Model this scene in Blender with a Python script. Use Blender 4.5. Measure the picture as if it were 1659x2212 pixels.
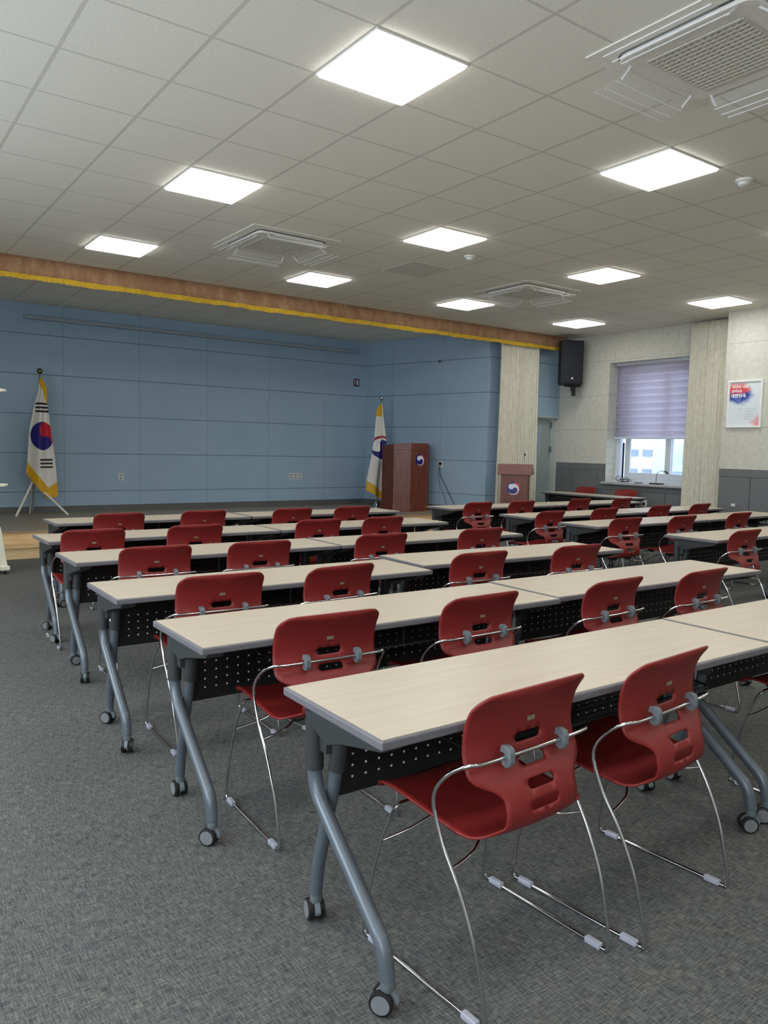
import bpy, bmesh, math, random
from mathutils import Vector, Matrix, geometry, noise
PI = math.pi
random.seed(7)
S = bpy.context.scene
for o in list(bpy.data.objects):
    bpy.data.objects.remove(o)
COL = S.collection

# ------------------------------------------------------------------ camera
cd = bpy.data.cameras.new('camera')
cam = bpy.data.objects.new('camera', cd); COL.objects.link(cam)
cam.location = (-1.027, -4.4455, 1.415)
cam.rotation_euler = (1.4878049, -0.0220556, -0.6208828)
cd.sensor_fit = 'VERTICAL'; cd.sensor_height = 24.0; cd.sensor_width = 18.0
cd.lens = 24.0 * 1661.17 / 2212.0
cd.clip_start = 0.05; cd.clip_end = 200
S.camera = cam
# ------------------------------------------------------------------ world, exposure
S.view_settings.view_transform = 'Standard'
S.view_settings.look = 'None'
S.view_settings.gamma = 1.0
S.view_settings.use_curve_mapping = False
S.view_settings.exposure = 0.3
LAMP = 11.5           # strength of each ceiling panel's diffuser
SKY = 2.3           # strength of the overcast sky
w = bpy.data.worlds.new('overcast_sky'); S.world = w; w.use_nodes = True
bg = w.node_tree.nodes['Background']
bg.inputs[0].default_value = (0.66, 0.80, 1.0, 1); bg.inputs[1].default_value = SKY

DAY = 85.0          # daylight entering through each of the three tall windows of the left wall
for yc in (-5.5, -2.3, 0.9):
    ld = bpy.data.lights.new('window_daylight', 'AREA'); ld.shape = 'RECTANGLE'; ld.size = 2.0; ld.size_y = 1.9
    ld.energy = DAY; ld.color = (0.88, 0.94, 1.0)
    lo_ = bpy.data.objects.new('window_daylight', ld); COL.objects.link(lo_)
    lo_.location = (-3.25, yc, 1.9); lo_.rotation_euler = (0, -math.pi / 2, 0)

# ------------------------------------------------------------------ materials
def lin(c):
    c /= 255.0
    return c / 12.92 if c <= 0.04045 else ((c + 0.055) / 1.055) ** 2.4
def rgb(r, g, b): return (lin(r), lin(g), lin(b), 1.0)
class NT:
    """small node-graph helper"""
    def __init__(s, name, rough=0.5, metal=0.0, col=(0.5, 0.5, 0.5, 1), spec=None):
        s.m = bpy.data.materials.new(name); s.m.use_nodes = True
        s.t = s.m.node_tree; s.b = s.t.nodes['Principled BSDF']
        s.b.inputs['Base Color'].default_value = col
        s.b.inputs['Roughness'].default_value = rough
        s.b.inputs['Metallic'].default_value = metal
        if spec is not None: s.b.inputs['Specular IOR Level'].default_value = spec
    def n(s, typ, **kw):
        nd = s.t.nodes.new(typ)
        for k, v in kw.items(): setattr(nd, k, v)
        return nd
    def l(s, a, b): s.t.links.new(a, b)
    def put(s, sock, v):
        if isinstance(v, (int, float)): sock.default_value = v
        else: s.l(v, sock)
    def math(s, op, a, b=None, c=None):
        nd = s.n('ShaderNodeMath', operation=op)
        s.put(nd.inputs[0], a)
        if b is not None: s.put(nd.inputs[1], b)
        if c is not None: s.put(nd.inputs[2], c)
        return nd.outputs[0]
    def xyz(s):
        tc = s.n('ShaderNodeTexCoord'); sp = s.n('ShaderNodeSeparateXYZ'); s.l(tc.outputs['Object'], sp.inputs[0])
        return tc.outputs['Object'], sp.outputs[0], sp.outputs[1], sp.outputs[2]
    def noise(s, vec, scale, detail=2.0, rough=0.5, stretch=None):
        if stretch:
            mp = s.n('ShaderNodeMapping'); mp.inputs['Scale'].default_value = stretch; s.l(vec, mp.inputs[0]); vec = mp.outputs[0]
        nd = s.n('ShaderNodeTexNoise'); s.l(vec, nd.inputs['Vector'])
        nd.inputs['Scale'].default_value = scale; nd.inputs['Detail'].default_value = detail; nd.inputs['Roughness'].default_value = rough
        return nd.outputs[0]
    def line(s, v, pitch, width, off=0.0):
        """1 on a thin line every pitch along v"""
        a = s.math('SUBTRACT', v, off); a = s.math('DIVIDE', a, pitch); f = s.math('FRACT', s.math('ADD', a, 0.5))
        d = s.math('ABSOLUTE', s.math('SUBTRACT', f, 0.5)); return s.math('LESS_THAN', d, width / 2 / pitch)
    def mix(s, f, a, b):
        nd = s.n('ShaderNodeMix', data_type='RGBA')
        s.put(nd.inputs[0], f)
        for i, v in ((6, a), (7, b)):
            if isinstance(v, tuple): nd.inputs[i].default_value = v
            else: s.l(v, nd.inputs[i])
        return nd.outputs[2]
    def ramp(s, f, stops):
        r = s.n('ShaderNodeValToRGB'); s.l(f, r.inputs[0]); e = r.color_ramp.elements
        e[0].position, e[0].color = stops[0]; e[1].position, e[1].color = stops[-1]
        for p_, c_ in stops[1:-1]:
            k = e.new(p_); k.color = c_
        return r.outputs[0]
    def base(s, c): s.l(c, s.b.inputs['Base Color'])
    def bump(s, h, strength=0.2, dist=0.01):
        b = s.n('ShaderNodeBump'); b.inputs['Strength'].default_value = strength; b.inputs['Distance'].default_value = dist
        s.l(h, b.inputs['Height']); s.l(b.outputs[0], s.b.inputs['Normal'])

def plain(name, c, rough=0.5, metal=0.0, nscale=40, amt=0.06, spec=None):
    """a colour with a faint procedural variation"""
    g = NT(name, rough, metal, c, spec); v, x, y, z = g.xyz()
    n = g.noise(v, nscale, 3)
    lo = tuple(q * (1 - amt) for q in c[:3]) + (1,); hi = tuple(min(1, q * (1 + amt)) for q in c[:3]) + (1,)
    g.base(g.ramp(n, [(0.3, lo), (0.7, hi)])); return g.m
M = {}
M['red'] = plain('red_plastic', rgb(124, 31, 29), 0.48, nscale=300, amt=0.05)
M['chrome'] = plain('chrome_steel', rgb(205, 205, 208), 0.13, 1.0, nscale=20, amt=0.03)
M['clip'] = plain('grey_plastic', rgb(108, 117, 121), 0.45)
M['black'] = plain('black_plastic', rgb(22, 22, 24), 0.5)
M['tag'] = plain('silver_tag', rgb(150, 140, 120), 0.35, 0.4)
M['silver'] = plain('silver_powder_coat', rgb(98, 106, 113), 0.36, 0.3, nscale=400, amt=0.04)
M['sleeve'] = plain('dark_grey_plastic', rgb(50, 53, 54), 0.5)
M['edge'] = plain('grey_edge_band', rgb(104, 103, 108), 0.5)
M['white_metal'] = plain('white_metal', rgb(228, 228, 222), 0.4)
M['cream_metal'] = plain('cream_metal', rgb(226, 222, 204), 0.45)
M['frame_white'] = plain('white_window_frame', rgb(214, 222, 232), 0.35)
M['sill'] = plain('grey_stone_sill', rgb(176, 178, 180), 0.4, nscale=60, amt=0.1)
M['dark_box'] = plain('dark_interior', rgb(30, 30, 30), 0.8)
M['speaker'] = plain('black_speaker_cabinet', rgb(20, 24, 32), 0.62, nscale=500, amt=0.3)
M['grey_door'] = plain('pale_grey_blue_paint', rgb(158, 172, 176), 0.5)
M['frame_paint'] = plain('pale_door_frame_paint', rgb(180, 190, 190), 0.5)
M['ivory'] = plain('ivory_plastic', rgb(214, 218, 214), 0.4)
M['groove'] = plain('panel_groove', rgb(70, 74, 78), 0.7)
M['wainscot'] = plain('grey_wainscot', rgb(110, 113, 116), 0.6, nscale=30, amt=0.05)
M['skirting'] = plain('grey_skirting', rgb(96, 97, 98), 0.55)
M['gold_fringe'] = None
M['poster_frame'] = plain('white_frame', rgb(238, 240, 238), 0.4)
M['lettering'] = plain('white_lettering', rgb(246, 248, 250), 0.6)
M['greyprint'] = plain('pale_grey_print', rgb(176, 184, 192), 0.6)
M['fire_red'] = plain('dark_red_plastic', rgb(74, 24, 40), 0.4)
M['glassy_white'] = plain('frosted_plastic', rgb(205, 208, 225), 0.3)

# translucent glide
g = NT('clear_glide_plastic', 0.25, 0, rgb(205, 208, 222)); g.b.inputs['Transmission Weight'].default_value = 0.45; g.b.inputs['IOR'].default_value = 1.3
M['glide'] = g.m
# acrylic
g = NT('clear_acrylic', 0.08, 0, (0.95, 0.97, 1, 1)); g.b.inputs['Alpha'].default_value = 0.10; g.b.inputs['IOR'].default_value = 1.49
M['acrylic'] = g.m
g = NT('acrylic_edge', 0.15, 0, (0.95, 0.97, 1, 1)); g.b.inputs['Alpha'].default_value = 0.45; M['acrylic_rib'] = g.m
# window glass
g = NT('window_glass', 0.03, 0, (0.8, 0.9, 1, 1)); g.b.inputs['Alpha'].default_value = 0.12
M['glass'] = g.m
# lamp diffuser
g = NT('lit_diffuser', 0.5, 0, (0.9, 0.9, 0.9, 1)); g.b.inputs['Emission Color'].default_value = (1.0, 0.975, 0.915, 1); g.b.inputs['Emission Strength'].default_value = LAMP
M['lit'] = g.m
# wood laminate
g = NT('pale_maple_laminate', 0.38, 0, spec=0.45); v, x, y, z = g.xyz()
n1 = g.noise(v, 3.0, 4, 0.6, (0.8, 12, 1)); n2 = g.noise(v, 12.0, 3, 0.6, (0.5, 22, 1))
g.base(g.ramp(g.math('ADD', g.math('MULTIPLY', n1, 0.65), g.math('MULTIPLY', n2, 0.35)), [(0.3, rgb(180, 168, 149)), (0.5, rgb(188, 177, 159)), (0.7, rgb(194, 184, 167))]))
M['maple'] = g.m
# black modesty panel, a grid of pale square dots in its colour
g = NT('dotted_black_panel', 0.55, 0); v, x, y, z = g.xyz()
def dotm(g, v, pitch, half, off):
    f = g.math('FRACT', g.math('DIVIDE', g.math('SUBTRACT', v, off), pitch)); return g.math('LESS_THAN', g.math('ABSOLUTE', g.math('SUBTRACT', f, 0.5)), half / pitch)
d = g.math('MULTIPLY', dotm(g, x, 0.047, 0.0034, 0.0), dotm(g, z, 0.034, 0.0034, 0.438))
d = g.math('MULTIPLY', d, g.math('MULTIPLY', g.math('GREATER_THAN', z, 0.438), g.math('LESS_THAN', z, 0.574)))
d = g.math('MULTIPLY', d, g.math('LESS_THAN', g.math('ABSOLUTE', x), 0.75))
g.base(g.mix(d, rgb(16, 16, 17), rgb(235, 235, 230))); M['dotted'] = g.m
# carpet tiles
g = NT('woven_grey_carpet', 0.85, 0, spec=0.25); v, x, y, z = g.xyz()
a1 = g.noise(v, 58, 2, 0.7, (0.4, 4.0, 1)); a2 = g.noise(v, 58, 2, 0.7, (4.0, 0.4, 1)); a3 = g.noise(v, 1.3, 3, 0.6)
wv = g.noise(v, 9, 4, 0.7)
s_ = g.math('ADD', g.math('MULTIPLY', a1, 0.5), g.math('MULTIPLY', a2, 0.5))
c1 = g.ramp(s_, [(0.38, rgb(70, 72, 72)), (0.5, rgb(104, 106, 105)), (0.62, rgb(138, 138, 133))])
c2 = g.ramp(wv, [(0.35, rgb(112, 120, 128)), (0.65, rgb(142, 136, 126))])
mx = g.n('ShaderNodeMix', data_type='RGBA', blend_type='OVERLAY'); mx.inputs[0].default_value = 0.45; g.l(c1, mx.inputs[6]); g.l(c2, mx.inputs[7])
mx2 = g.n('ShaderNodeMix', data_type='RGBA', blend_type='MULTIPLY'); mx2.inputs[0].default_value = 0.5; g.l(mx.outputs[2], mx2.inputs[6])
g.l(g.ramp(a3, [(0.3, (0.82, 0.83, 0.84, 1)), (0.7, (1, 1, 1, 1))]), mx2.inputs[7])
g.base(mx2.outputs[2]); g.bump(s_, 0.35, 0.004); M['carpet'] = g.m
# ceiling tiles
g = NT('mineral_fibre_tiles', 0.9, 0, spec=0.2); v, x, y, z = g.xyz()
lx = g.line(x, 0.6, 0.022); ly = g.line(y, 0.6, 0.017)
ln = g.math('MAXIMUM', lx, ly)
sp = g.noise(v, 75, 3, 0.75)
spk = g.ramp(sp, [(0.30, rgb(208, 206, 196)), (0.42, rgb(229, 227, 217)), (1.0, rgb(233, 231, 221))])
g.base(g.mix(ln, spk, rgb(203, 201, 191))); g.bump(g.math('SUBTRACT', sp, g.math('MULTIPLY', ln, 0.4)), 0.25, 0.004); M['ceiling'] = g.m
# blue acoustic panels
def fabric_panels(name, c, dk, hx, offx, axis, joint=rgb(48, 62, 76), z0=0.02, jw=0.009, sc=55):
    g = NT(name, 0.9, 0, spec=0.15); v, x, y, z = g.xyz(); u = x if axis == 'x' else y
    jl = g.line(z, 0.5966, jw, 0.03); jx = g.line(u, hx, jw * 0.8, offx)
    n = g.noise(v, sc, 4, 0.75); n2 = g.noise(v, 1.5, 2)
    base = g.ramp(g.math('ADD', g.math('MULTIPLY', n, 0.8), g.math('MULTIPLY', n2, 0.2)), [(0.35, dk), (0.65, c)])
    m1 = g.mix(g.math('MULTIPLY', jx, 0.4), base, joint); g.base(g.mix(g.math('MULTIPLY', jl, 0.8), m1, joint))
    g.bump(n, 0.2, 0.003); return g.m
M['blue'] = fabric_panels('blue_acoustic_panel_back', rgb(168, 192, 212), rgb(152, 178, 200), 1.18, 0.74, 'x')
M['blue_y'] = fabric_panels('blue_acoustic_panel_side', rgb(168, 192, 212), rgb(152, 178, 200), 1.18, 0.5, 'y')
M['cream_y'] = fabric_panels('cream_wall_panel', rgb(214, 214, 206), rgb(196, 196, 186), 1.2, 2.98, 'y', rgb(150, 150, 144), jw=0.006, sc=14)
M['cream_x'] = fabric_panels('cream_wall_panel_end', rgb(214, 214, 206), rgb(196, 196, 186), 1.2, 0.3, 'x', rgb(150, 150, 144), jw=0.006, sc=14)
# valance
g = NT('brown_gold_velvet', 0.85, 0, spec=0.2); v, x, y, z = g.xyz()
n = g.noise(v, 6, 4, 0.7, (1, 1, 0.5)); n2 = g.noise(v, 60, 3)
g.base(g.ramp(g.math('ADD', g.math('MULTIPLY', n, .7), g.math('MULTIPLY', n2, .3)), [(0.33, rgb(150, 108, 82)), (0.5, rgb(172, 132, 100)), (0.68, rgb(198, 166, 132))])); M['valance'] = g.m
g = NT('yellow_fringe', 0.7, 0); v, x, y, z = g.xyz()
n = g.noise(v, 20, 3, 0.6, (12, 12, 1)); g.base(g.ramp(n, [(0.35, rgb(196, 150, 20)), (0.65, rgb(238, 200, 52))])); g.bump(n, 0.6, 0.01); M['gold_fringe'] = g.m
# curtain velour
g = NT('cream_velour', 0.75, 0, spec=0.3); v, x, y, z = g.xyz()
n = g.noise(v, 26, 3, 0.6, (1, 1, 0.4)); g.base(g.ramp(n, [(0.35, rgb(206, 203, 186)), (0.7, rgb(222, 220, 206))])); M['curtain'] = g.m
# stage wood
def wood(name, a, b, c, rough=0.45, st=(1, 9, 9), sc=3.0):
    g = NT(name, rough, 0); v, x, y, z = g.xyz(); n = g.noise(v, sc, 5, 0.65, st); n2 = g.noise(v, sc * 8, 3, 0.6, st)
    g.base(g.ramp(g.math('ADD', g.math('MULTIPLY', n, .7), g.math('MULTIPLY', n2, .3)), [(0.32, a), (0.5, b), (0.68, c)])); return g.m
M['stage_top'] = wood('worn_stage_vinyl', rgb(126, 118, 106), rgb(150, 138, 120), rgb(168, 154, 132), 0.4)
M['stage_wood'] = wood('pale_pine_riser', rgb(196, 164, 116), rgb(214, 184, 138), rgb(230, 204, 160), 0.45)
M['lectern'] = wood('mahogany_veneer', rgb(78, 36, 24), rgb(108, 54, 38), rgb(128, 68, 48), 0.35, (9, 9, 1))
M['lectern_head'] = wood('reddish_wood_head', rgb(112, 66, 60), rgb(130, 82, 74), rgb(142, 92, 84), 0.4, (1, 6, 6))
# blind
g = NT('lilac_blind_fabric', 0.8, 0, rgb(226, 222, 234)); g.b.inputs['Transmission Weight'].default_value = 0.0
v, x, y, z = g.xyz()
fz = g.math('FRACT', g.math('DIVIDE', g.math('SUBTRACT', 0.03, z), 0.1176))
g.base(g.mix(g.math('GREATER_THAN', fz, 0.55), rgb(238, 234, 240), rgb(204, 199, 212)))
tr = g.n('ShaderNodeBsdfTranslucent'); tr.inputs[0].default_value = rgb(232, 228, 240); mxs = g.n('ShaderNodeMixShader'); mxs.inputs[0].default_value = 0.55
g.l(g.b.outputs[0], mxs.inputs[1]); g.l(tr.outputs[0], mxs.inputs[2]); g.l(mxs.outputs[0], g.t.nodes['Material Output'].inputs[0]); M['blind'] = g.m
M['facade'] = plain('white_render_outside', rgb(244, 246, 248), 0.8, nscale=1, amt=0.03)
M['facade_b'] = plain('pale_blue_render_outside', rgb(196, 212, 226), 0.8, nscale=1, amt=0.05)
M['facade_c'] = plain('aqua_roof_outside', rgb(190, 226, 232), 0.6, nscale=1, amt=0.05)
M['pane_out'] = plain('blue_grey_pane_outside', rgb(150, 164, 190), 0.3, nscale=3, amt=0.15)
# printed surfaces read a colour attribute
def printed(name, rough=0.6):
    g = NT(name, rough, 0); a = g.n('ShaderNodeAttribute'); a.attribute_name = 'print'; g.base(a.outputs['Color']); return g.m
M['print_flag'] = printed('printed_satin', 0.55); M['print_plate'] = printed('enamel_plate', 0.3); M['print_paper'] = printed('printed_poster', 0.6)

# ------------------------------------------------------------------ mesh helpers
class MB:
    def __init__(s): s.b = bmesh.new()
    def box(s, x0, x1, y0, y1, z0, z1, mat=None):
        vs = [s.b.verts.new(p) for p in ((x0, y0, z0), (x1, y0, z0), (x1, y1, z0), (x0, y1, z0), (x0, y0, z1), (x1, y0, z1), (x1, y1, z1), (x0, y1, z1))]
        if mat is not None:
            for v in vs: v.co = mat @ v.co
        for f in ((0, 3, 2, 1), (4, 5, 6, 7), (0, 1, 5, 4), (1, 2, 6, 5), (2, 3, 7, 6), (3, 0, 4, 7)): s.b.faces.new([vs[i] for i in f])
        return s
    def prism(s, poly, h0, h1, f=lambda a, b, h: (a, b, h)):
        """extrude a 2-D polygon from h0 to h1"""
        n = len(poly); A = [s.b.verts.new(f(a, b, h0)) for a, b in poly]; B = [s.b.verts.new(f(a, b, h1)) for a, b in poly]
        s.b.faces.new(A[::-1]); s.b.faces.new(B)
        for i in range(n): s.b.faces.new((A[i], A[(i + 1) % n], B[(i + 1) % n], B[i]))
        return s
    def tube(s, pts, r, seg=10, closed=False, smooth=3):
        P = round_path([Vector(p) for p in pts], smooth, closed)
        n = len(P); rings = []; up = Vector((0.13, 0.31, 0.94)).normalized(); prev = None
        for i in range(n):
            if closed: t = P[(i + 1) % n] - P[i - 1]
            else: t = P[min(i + 1, n - 1)] - P[max(i - 1, 0)]
            t.normalize()
            if prev is None: u = t.cross(up).normalized()
            else: u = (prev - t * prev.dot(t)).normalized()
            prev = u; v = t.cross(u)
            rr = r[i * len(r) // n] if isinstance(r, (list, tuple)) else r
            rings.append([s.b.verts.new(P[i] + (u * math.cos(2 * PI * k / seg) + v * math.sin(2 * PI * k / seg)) * rr) for k in range(seg)])
        m = n if closed else n - 1
        for i in range(m):
            A, B = rings[i], rings[(i + 1) % n]
            for k in range(seg): s.b.faces.new((A[k], A[(k + 1) % seg], B[(k + 1) % seg], B[k]))
        if not closed: s.b.faces.new(rings[0][::-1]); s.b.faces.new(rings[-1])
        return s
    def lathe(s, prof, seg=20, mat=None):
        rings = []
        for r, z in prof: rings.append([s.b.verts.new((r * math.cos(2 * PI * k / seg), r * math.sin(2 * PI * k / seg), z)) for k in range(seg)])
        for A, B in zip(rings, rings[1:]):
            for k in range(seg): s.b.faces.new((A[k], A[(k + 1) % seg], B[(k + 1) % seg], B[k]))
        s.b.faces.new(rings[0][::-1]); s.b.faces.new(rings[-1])
        if mat is not None:
            for ring in rings:
                for v in ring: v.co = mat @ v.co
        return s
    def grid(s, nu, nv, f, colour=None):
        V = [[s.b.verts.new(f(i / nu, j / nv)) for i in range(nu + 1)] for j in range(nv + 1)]
        for j in range(nv):
            for i in range(nu): s.b.faces.new((V[j][i], V[j][i + 1], V[j + 1][i + 1], V[j + 1][i]))
        return s
    def build(s, name, mat, parent=None, smooth=None, loc=None):
        bmesh.ops.recalc_face_normals(s.b, faces=s.b.faces)
        me = bpy.data.meshes.new(name); s.b.to_mesh(me); s.b.free()
        if mat: me.materials.append(mat)
        if smooth:
            me.polygons.foreach_set('use_smooth', [True] * len(me.polygons))
            me.set_sharp_from_angle(angle=math.radians(smooth))
        o = bpy.data.objects.new(name, me); COL.objects.link(o)
        if parent: o.parent = parent
        if loc: o.location = loc
        return o
def round_path(P, k, closed):
    """Catmull-Rom subdivision of a polyline"""
    if k <= 1: return P
    n = len(P); out = []
    g_ = (lambda i: P[i % n]) if closed else (lambda i: P[min(max(i, 0), n - 1)])
    for i in range(n if closed else n - 1):
        a, b, c, d = g_(i - 1), g_(i), g_(i + 1), g_(i + 2)
        for j in range(k):
            t = j / k
            out.append(0.5 * ((2 * b) + (c - a) * t + (2 * a - 5 * b + 4 * c - d) * t * t + (3 * b - a - 3 * c + d) * t ** 3))
    if not closed: out.append(P[-1].copy())
    return out
def fillet(pts, rad, seg=5):
    """polyline with rounded corners of the given radius"""
    P = [Vector(p) for p in pts]; out = [P[0]]
    for i in range(1, len(P) - 1):
        a, b, c = P[i - 1], P[i], P[i + 1]; u = (a - b); v = (c - b); r = min(rad, u.length * .45, v.length * .45)
        p0 = b + u.normalized() * r; p1 = b + v.normalized() * r
        for k in range(seg + 1):
            t = k / seg; out.append(p0 * (1 - t) ** 2 + b * 2 * t * (1 - t) + p1 * t * t)
    out.append(P[-1]); return out
def bevel(o, wd, seg=2):
    m = o.modifiers.new('bevel', 'BEVEL'); m.width = wd; m.segments = seg; m.limit_method = 'ANGLE'; m.angle_limit = math.radians(40); return o
def empty(name, loc=(0, 0, 0), rz=0.0):
    o = bpy.data.objects.new(name, None); COL.objects.link(o); o.location = loc; o.rotation_euler = (0, 0, rz); o.empty_display_size = 0.1; return o
def tag(o, label, cat, group=None, kind=None):
    o['label'] = label; o['category'] = cat
    if group: o['group'] = group
    if kind: o['kind'] = kind
    return o
def struct(o): o['kind'] = 'structure'; return o
KIDS = {}
def copy_tree(o, parent=None):
    c = o.copy(); COL.objects.link(c); c.parent = parent
    for ch in list(o.children): copy_tree(ch, c)
    return c
def paint(o, fn):
    """print a pattern into a colour attribute: fn(co) -> linear rgba"""
    me = o.data; a = me.color_attributes.new('print', 'FLOAT_COLOR', 'POINT')
    for i, v in enumerate(me.vertices): a.data[i].color = fn(v.co)
    return o

H = 3.466
# ------------------------------------------------------------------ the room
def quadmesh(name, mat, pts):
    m = MB(); m.b.faces.new([m.b.verts.new(p) for p in pts]); return struct(m.build(name, mat))
struct(MB().box(-3.2, 10.6, -7.8, 5.9, -0.1, 0.0).build('floor', M['carpet']))
struct(MB().box(-3.2, 10.6, -7.8, 8.5, H, H + 0.1).build('ceiling', M['ceiling']))
struct(MB().box(-3.2, 7.72, 8.25, 8.45, 0, H).build('wall_back', M['blue']))
m = MB(); m.prism([(7.6, 8.25), (8.2, 5.402), (8.5, 5.61), (8.5, 8.45), (7.6, 8.45)], 0.0, H); struct(m.build('wall_stage_side', M['blue_y']))
# wall with the door: blue above, opening below
m = MB(); m.box(8.2, 10.0, 5.4, 5.62, 2.055, H); m.box(8.2, 8.95, 5.4, 5.62, 0, 2.055); struct(m.build('wall_front', M['blue']))
struct(MB().box(9.0, 10.0, 5.385, 5.40, 2.035, 2.06).build('trim_1', M['frame_paint']))
# right wall with the window opening (y 2.55..4.28, z .90..2.97) and the projecting pier the poster hangs on
m = MB()
m.box(10.0, 10.45, 4.28, 5.9, 0, H); m.box(10.0, 10.45, 2.3, 4.28, 0, 0.88); m.box(10.0, 10.45, 2.3, 4.28, 2.97, H); m.box(10.0, 10.45, 1.84, 2.3, 0, H)
struct(m.build('wall_right', M['cream_y']))
struct(MB().box(9.5, 10.45, -7.8, 1.84, 0, H).build('wall_pier', M['cream_y']))
# left wall and wall behind the camera, with window openings that let daylight in
m = MB()
LW = [(-6.6, -4.4), (-3.4, -1.2), (-0.2, 2.0)]
ys = [-7.8] + [q for p_ in LW for q in p_] + [8.45]
for i in range(0, len(ys), 2): m.box(-3.2, -3.0, ys[i], ys[i + 1], 0, H)
for a, b in LW: m.box(-3.2, -3.0, a, b, 0, 0.9); m.box(-3.2, -3.0, a, b, 2.9, H)
struct(m.build('wall_left', M['cream_y']))
struct(MB().box(-3.2, 10.6, -7.8, -7.6, 0, H).build('wall_rear', M['cream_x']))
for k, (a, b) in enumerate(LW):
    f = MB(); c = (a + b) / 2
    for q0, q1, z0, z1 in ((a, b, .9, .96), (a, b, 2.84, 2.9), (a, a + .06, .96, 2.84), (b - .06, b, .96, 2.84), (c - .04, c + .04, .96, 2.84)): f.box(-3.14, -3.06, q0, q1, z0, z1)
    fr = struct(f.build('window_%d' % (k + 2), M['frame_white']))
    MB().box(-3.105, -3.095, a + .06, b - .06, .96, 2.84).build('pane', M['glass'], fr)
# stage, step, skirting
m = MB(); m.prism([(-3.0, 5.76), (8.12, 5.76), (7.6, 8.25), (-3.0, 8.25)], 0.0, 0.285); st = struct(m.build('stage', M['stage_wood']))
m = MB(); m.prism([(-3.0, 5.74), (8.13, 5.74), (7.6, 8.25), (-3.0, 8.25)], 0.285, 0.305); struct(m.build('stage_floor', M['stage_top']))
m = MB(); m.box(-3.0, 8.18, 5.46, 5.76, 0, 0.13); m.box(-3.0, 8.18, 5.44, 5.76, 0.13, 0.15); struct(m.build('stage_step', M['stage_wood']))
m = MB(); m.box(-3.0, 7.58, 8.235, 8.25, 0.305, 0.40); struct(m.build('baseboard_back', M['skirting']))
m = MB(); m.prism([(7.6, 8.235), (8.12, 5.76), (8.105, 5.76), (7.585, 8.235)], 0.305, 0.40); struct(m.build('baseboard_side', M['skirting']))
# skirting of pier
# long pale screen housing on the stage's back wall
o = MB().box(1.36, 7.26, 8.13, 8.25, 3.225, 3.275).build('projection_screen_housing', M['blue']); bevel(o, .006)
o.data.materials[0] = plain('grey_blue_housing', rgb(150, 164, 172), 0.5)
tag(o, 'long slim grey projection screen housing high on the blue stage wall', 'screen housing')

# wainscot of the right wall: slabs set on a dark backing, gaps read as grooves
def wains(name, slabs, X, th=0.012):
    e = MB()
    for y0, y1, z0, z1 in slabs: e.box(X - th, X, y0, y1, z0, z1)
    o = e.build(name, M['wainscot']); return struct(o)
G = 0.005
gb = MB(); gb.box(9.995, 10.0, 4.28, 5.4, 0, 1.22); gb.box(9.995, 10.0, 1.84, 4.28, 0, 0.875); struct(gb.build('trim_2', M['groove']))
gb = MB(); gb.box(9.495, 9.5, -7.6, 1.84, 0, 1.22); struct(gb.build('trim_3', M['groove']))
sl = [(4.29, 5.4, 1.115, 1.225), (4.29, 4.42, 0.85, 1.115 - G), (1.84, 4.42, 0.78, 0.85 - G), (1.84, 4.29, 0.85, 0.875),
      (4.42 + G, 5.0 - G, 0, 1.115 - G), (5.0 + G, 5.4, 0, 1.115 - G)]
for a, b in ((3.7, 4.42), (3.05, 3.7), (2.4, 3.05), (1.84, 2.4)): sl.append((a + G, b - G, 0, 0.78 - G))
wains('trim_4', sl, 9.995)
sl = [(-7.6, 1.84, 1.115, 1.225)]; y = 1.84
for b in (1.36, 0.66, -0.04, -0.74, -7.6): sl.append((b + G, y - G, 0, 1.115 - G)); y = b
wains('trim_5', sl, 9.495)
m = MB(); m.box(9.5, 10.0, 1.84, 1.845, 0, 1.22); struct(m.build('trim_6', M['wainscot']))

# sill + window_1
o = struct(MB().box(9.93, 10.30, 2.3, 4.32, 0.876, 0.915).build('trim_7', M['sill'])); bevel(o, .004)
f = MB(); X0, X1 = 10.27, 10.36
for y0, y1, z0, z1 in ((4.20, 4.28, .915, 2.97), (2.3, 2.36, .915, 2.97), (2.36, 4.20, .915, .985), (2.36, 4.20, 2.9, 2.97)): f.box(X0, X1, y0, y1, z0, z1)
win = struct(f.build('window_1', M['frame_white']))
def sash(y0, y1, x, name='sash'):
    e = MB(); z0, z1 = .985, 2.9; w_ = .105
    for a, b, c, d_ in ((y0, y0 + w_, z0, z1), (y1 - w_, y1, z0, z1), (y0 + w_, y1 - w_, z0, z0 + .10), (y0 + w_, y1 - w_, z1 - .1, z1)): e.box(x, x + .035, a, b, c, d_)
    s_o = e.build(name, M['frame_white'], win); bevel(s_o, .004)
    MB().box(x + .012, x + .018, y0 + w_, y1 - w_, z0 + .1, z1 - .1).build('pane', M['glass'], s_o)
sash(3.19, 4.13, 10.325); sash(2.36, 3.30, 10.285)
MB().box(10.28, 10.30, 4.125, 4.15, .985, 1.60).build('dark_gap', M['black'], win)
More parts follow.
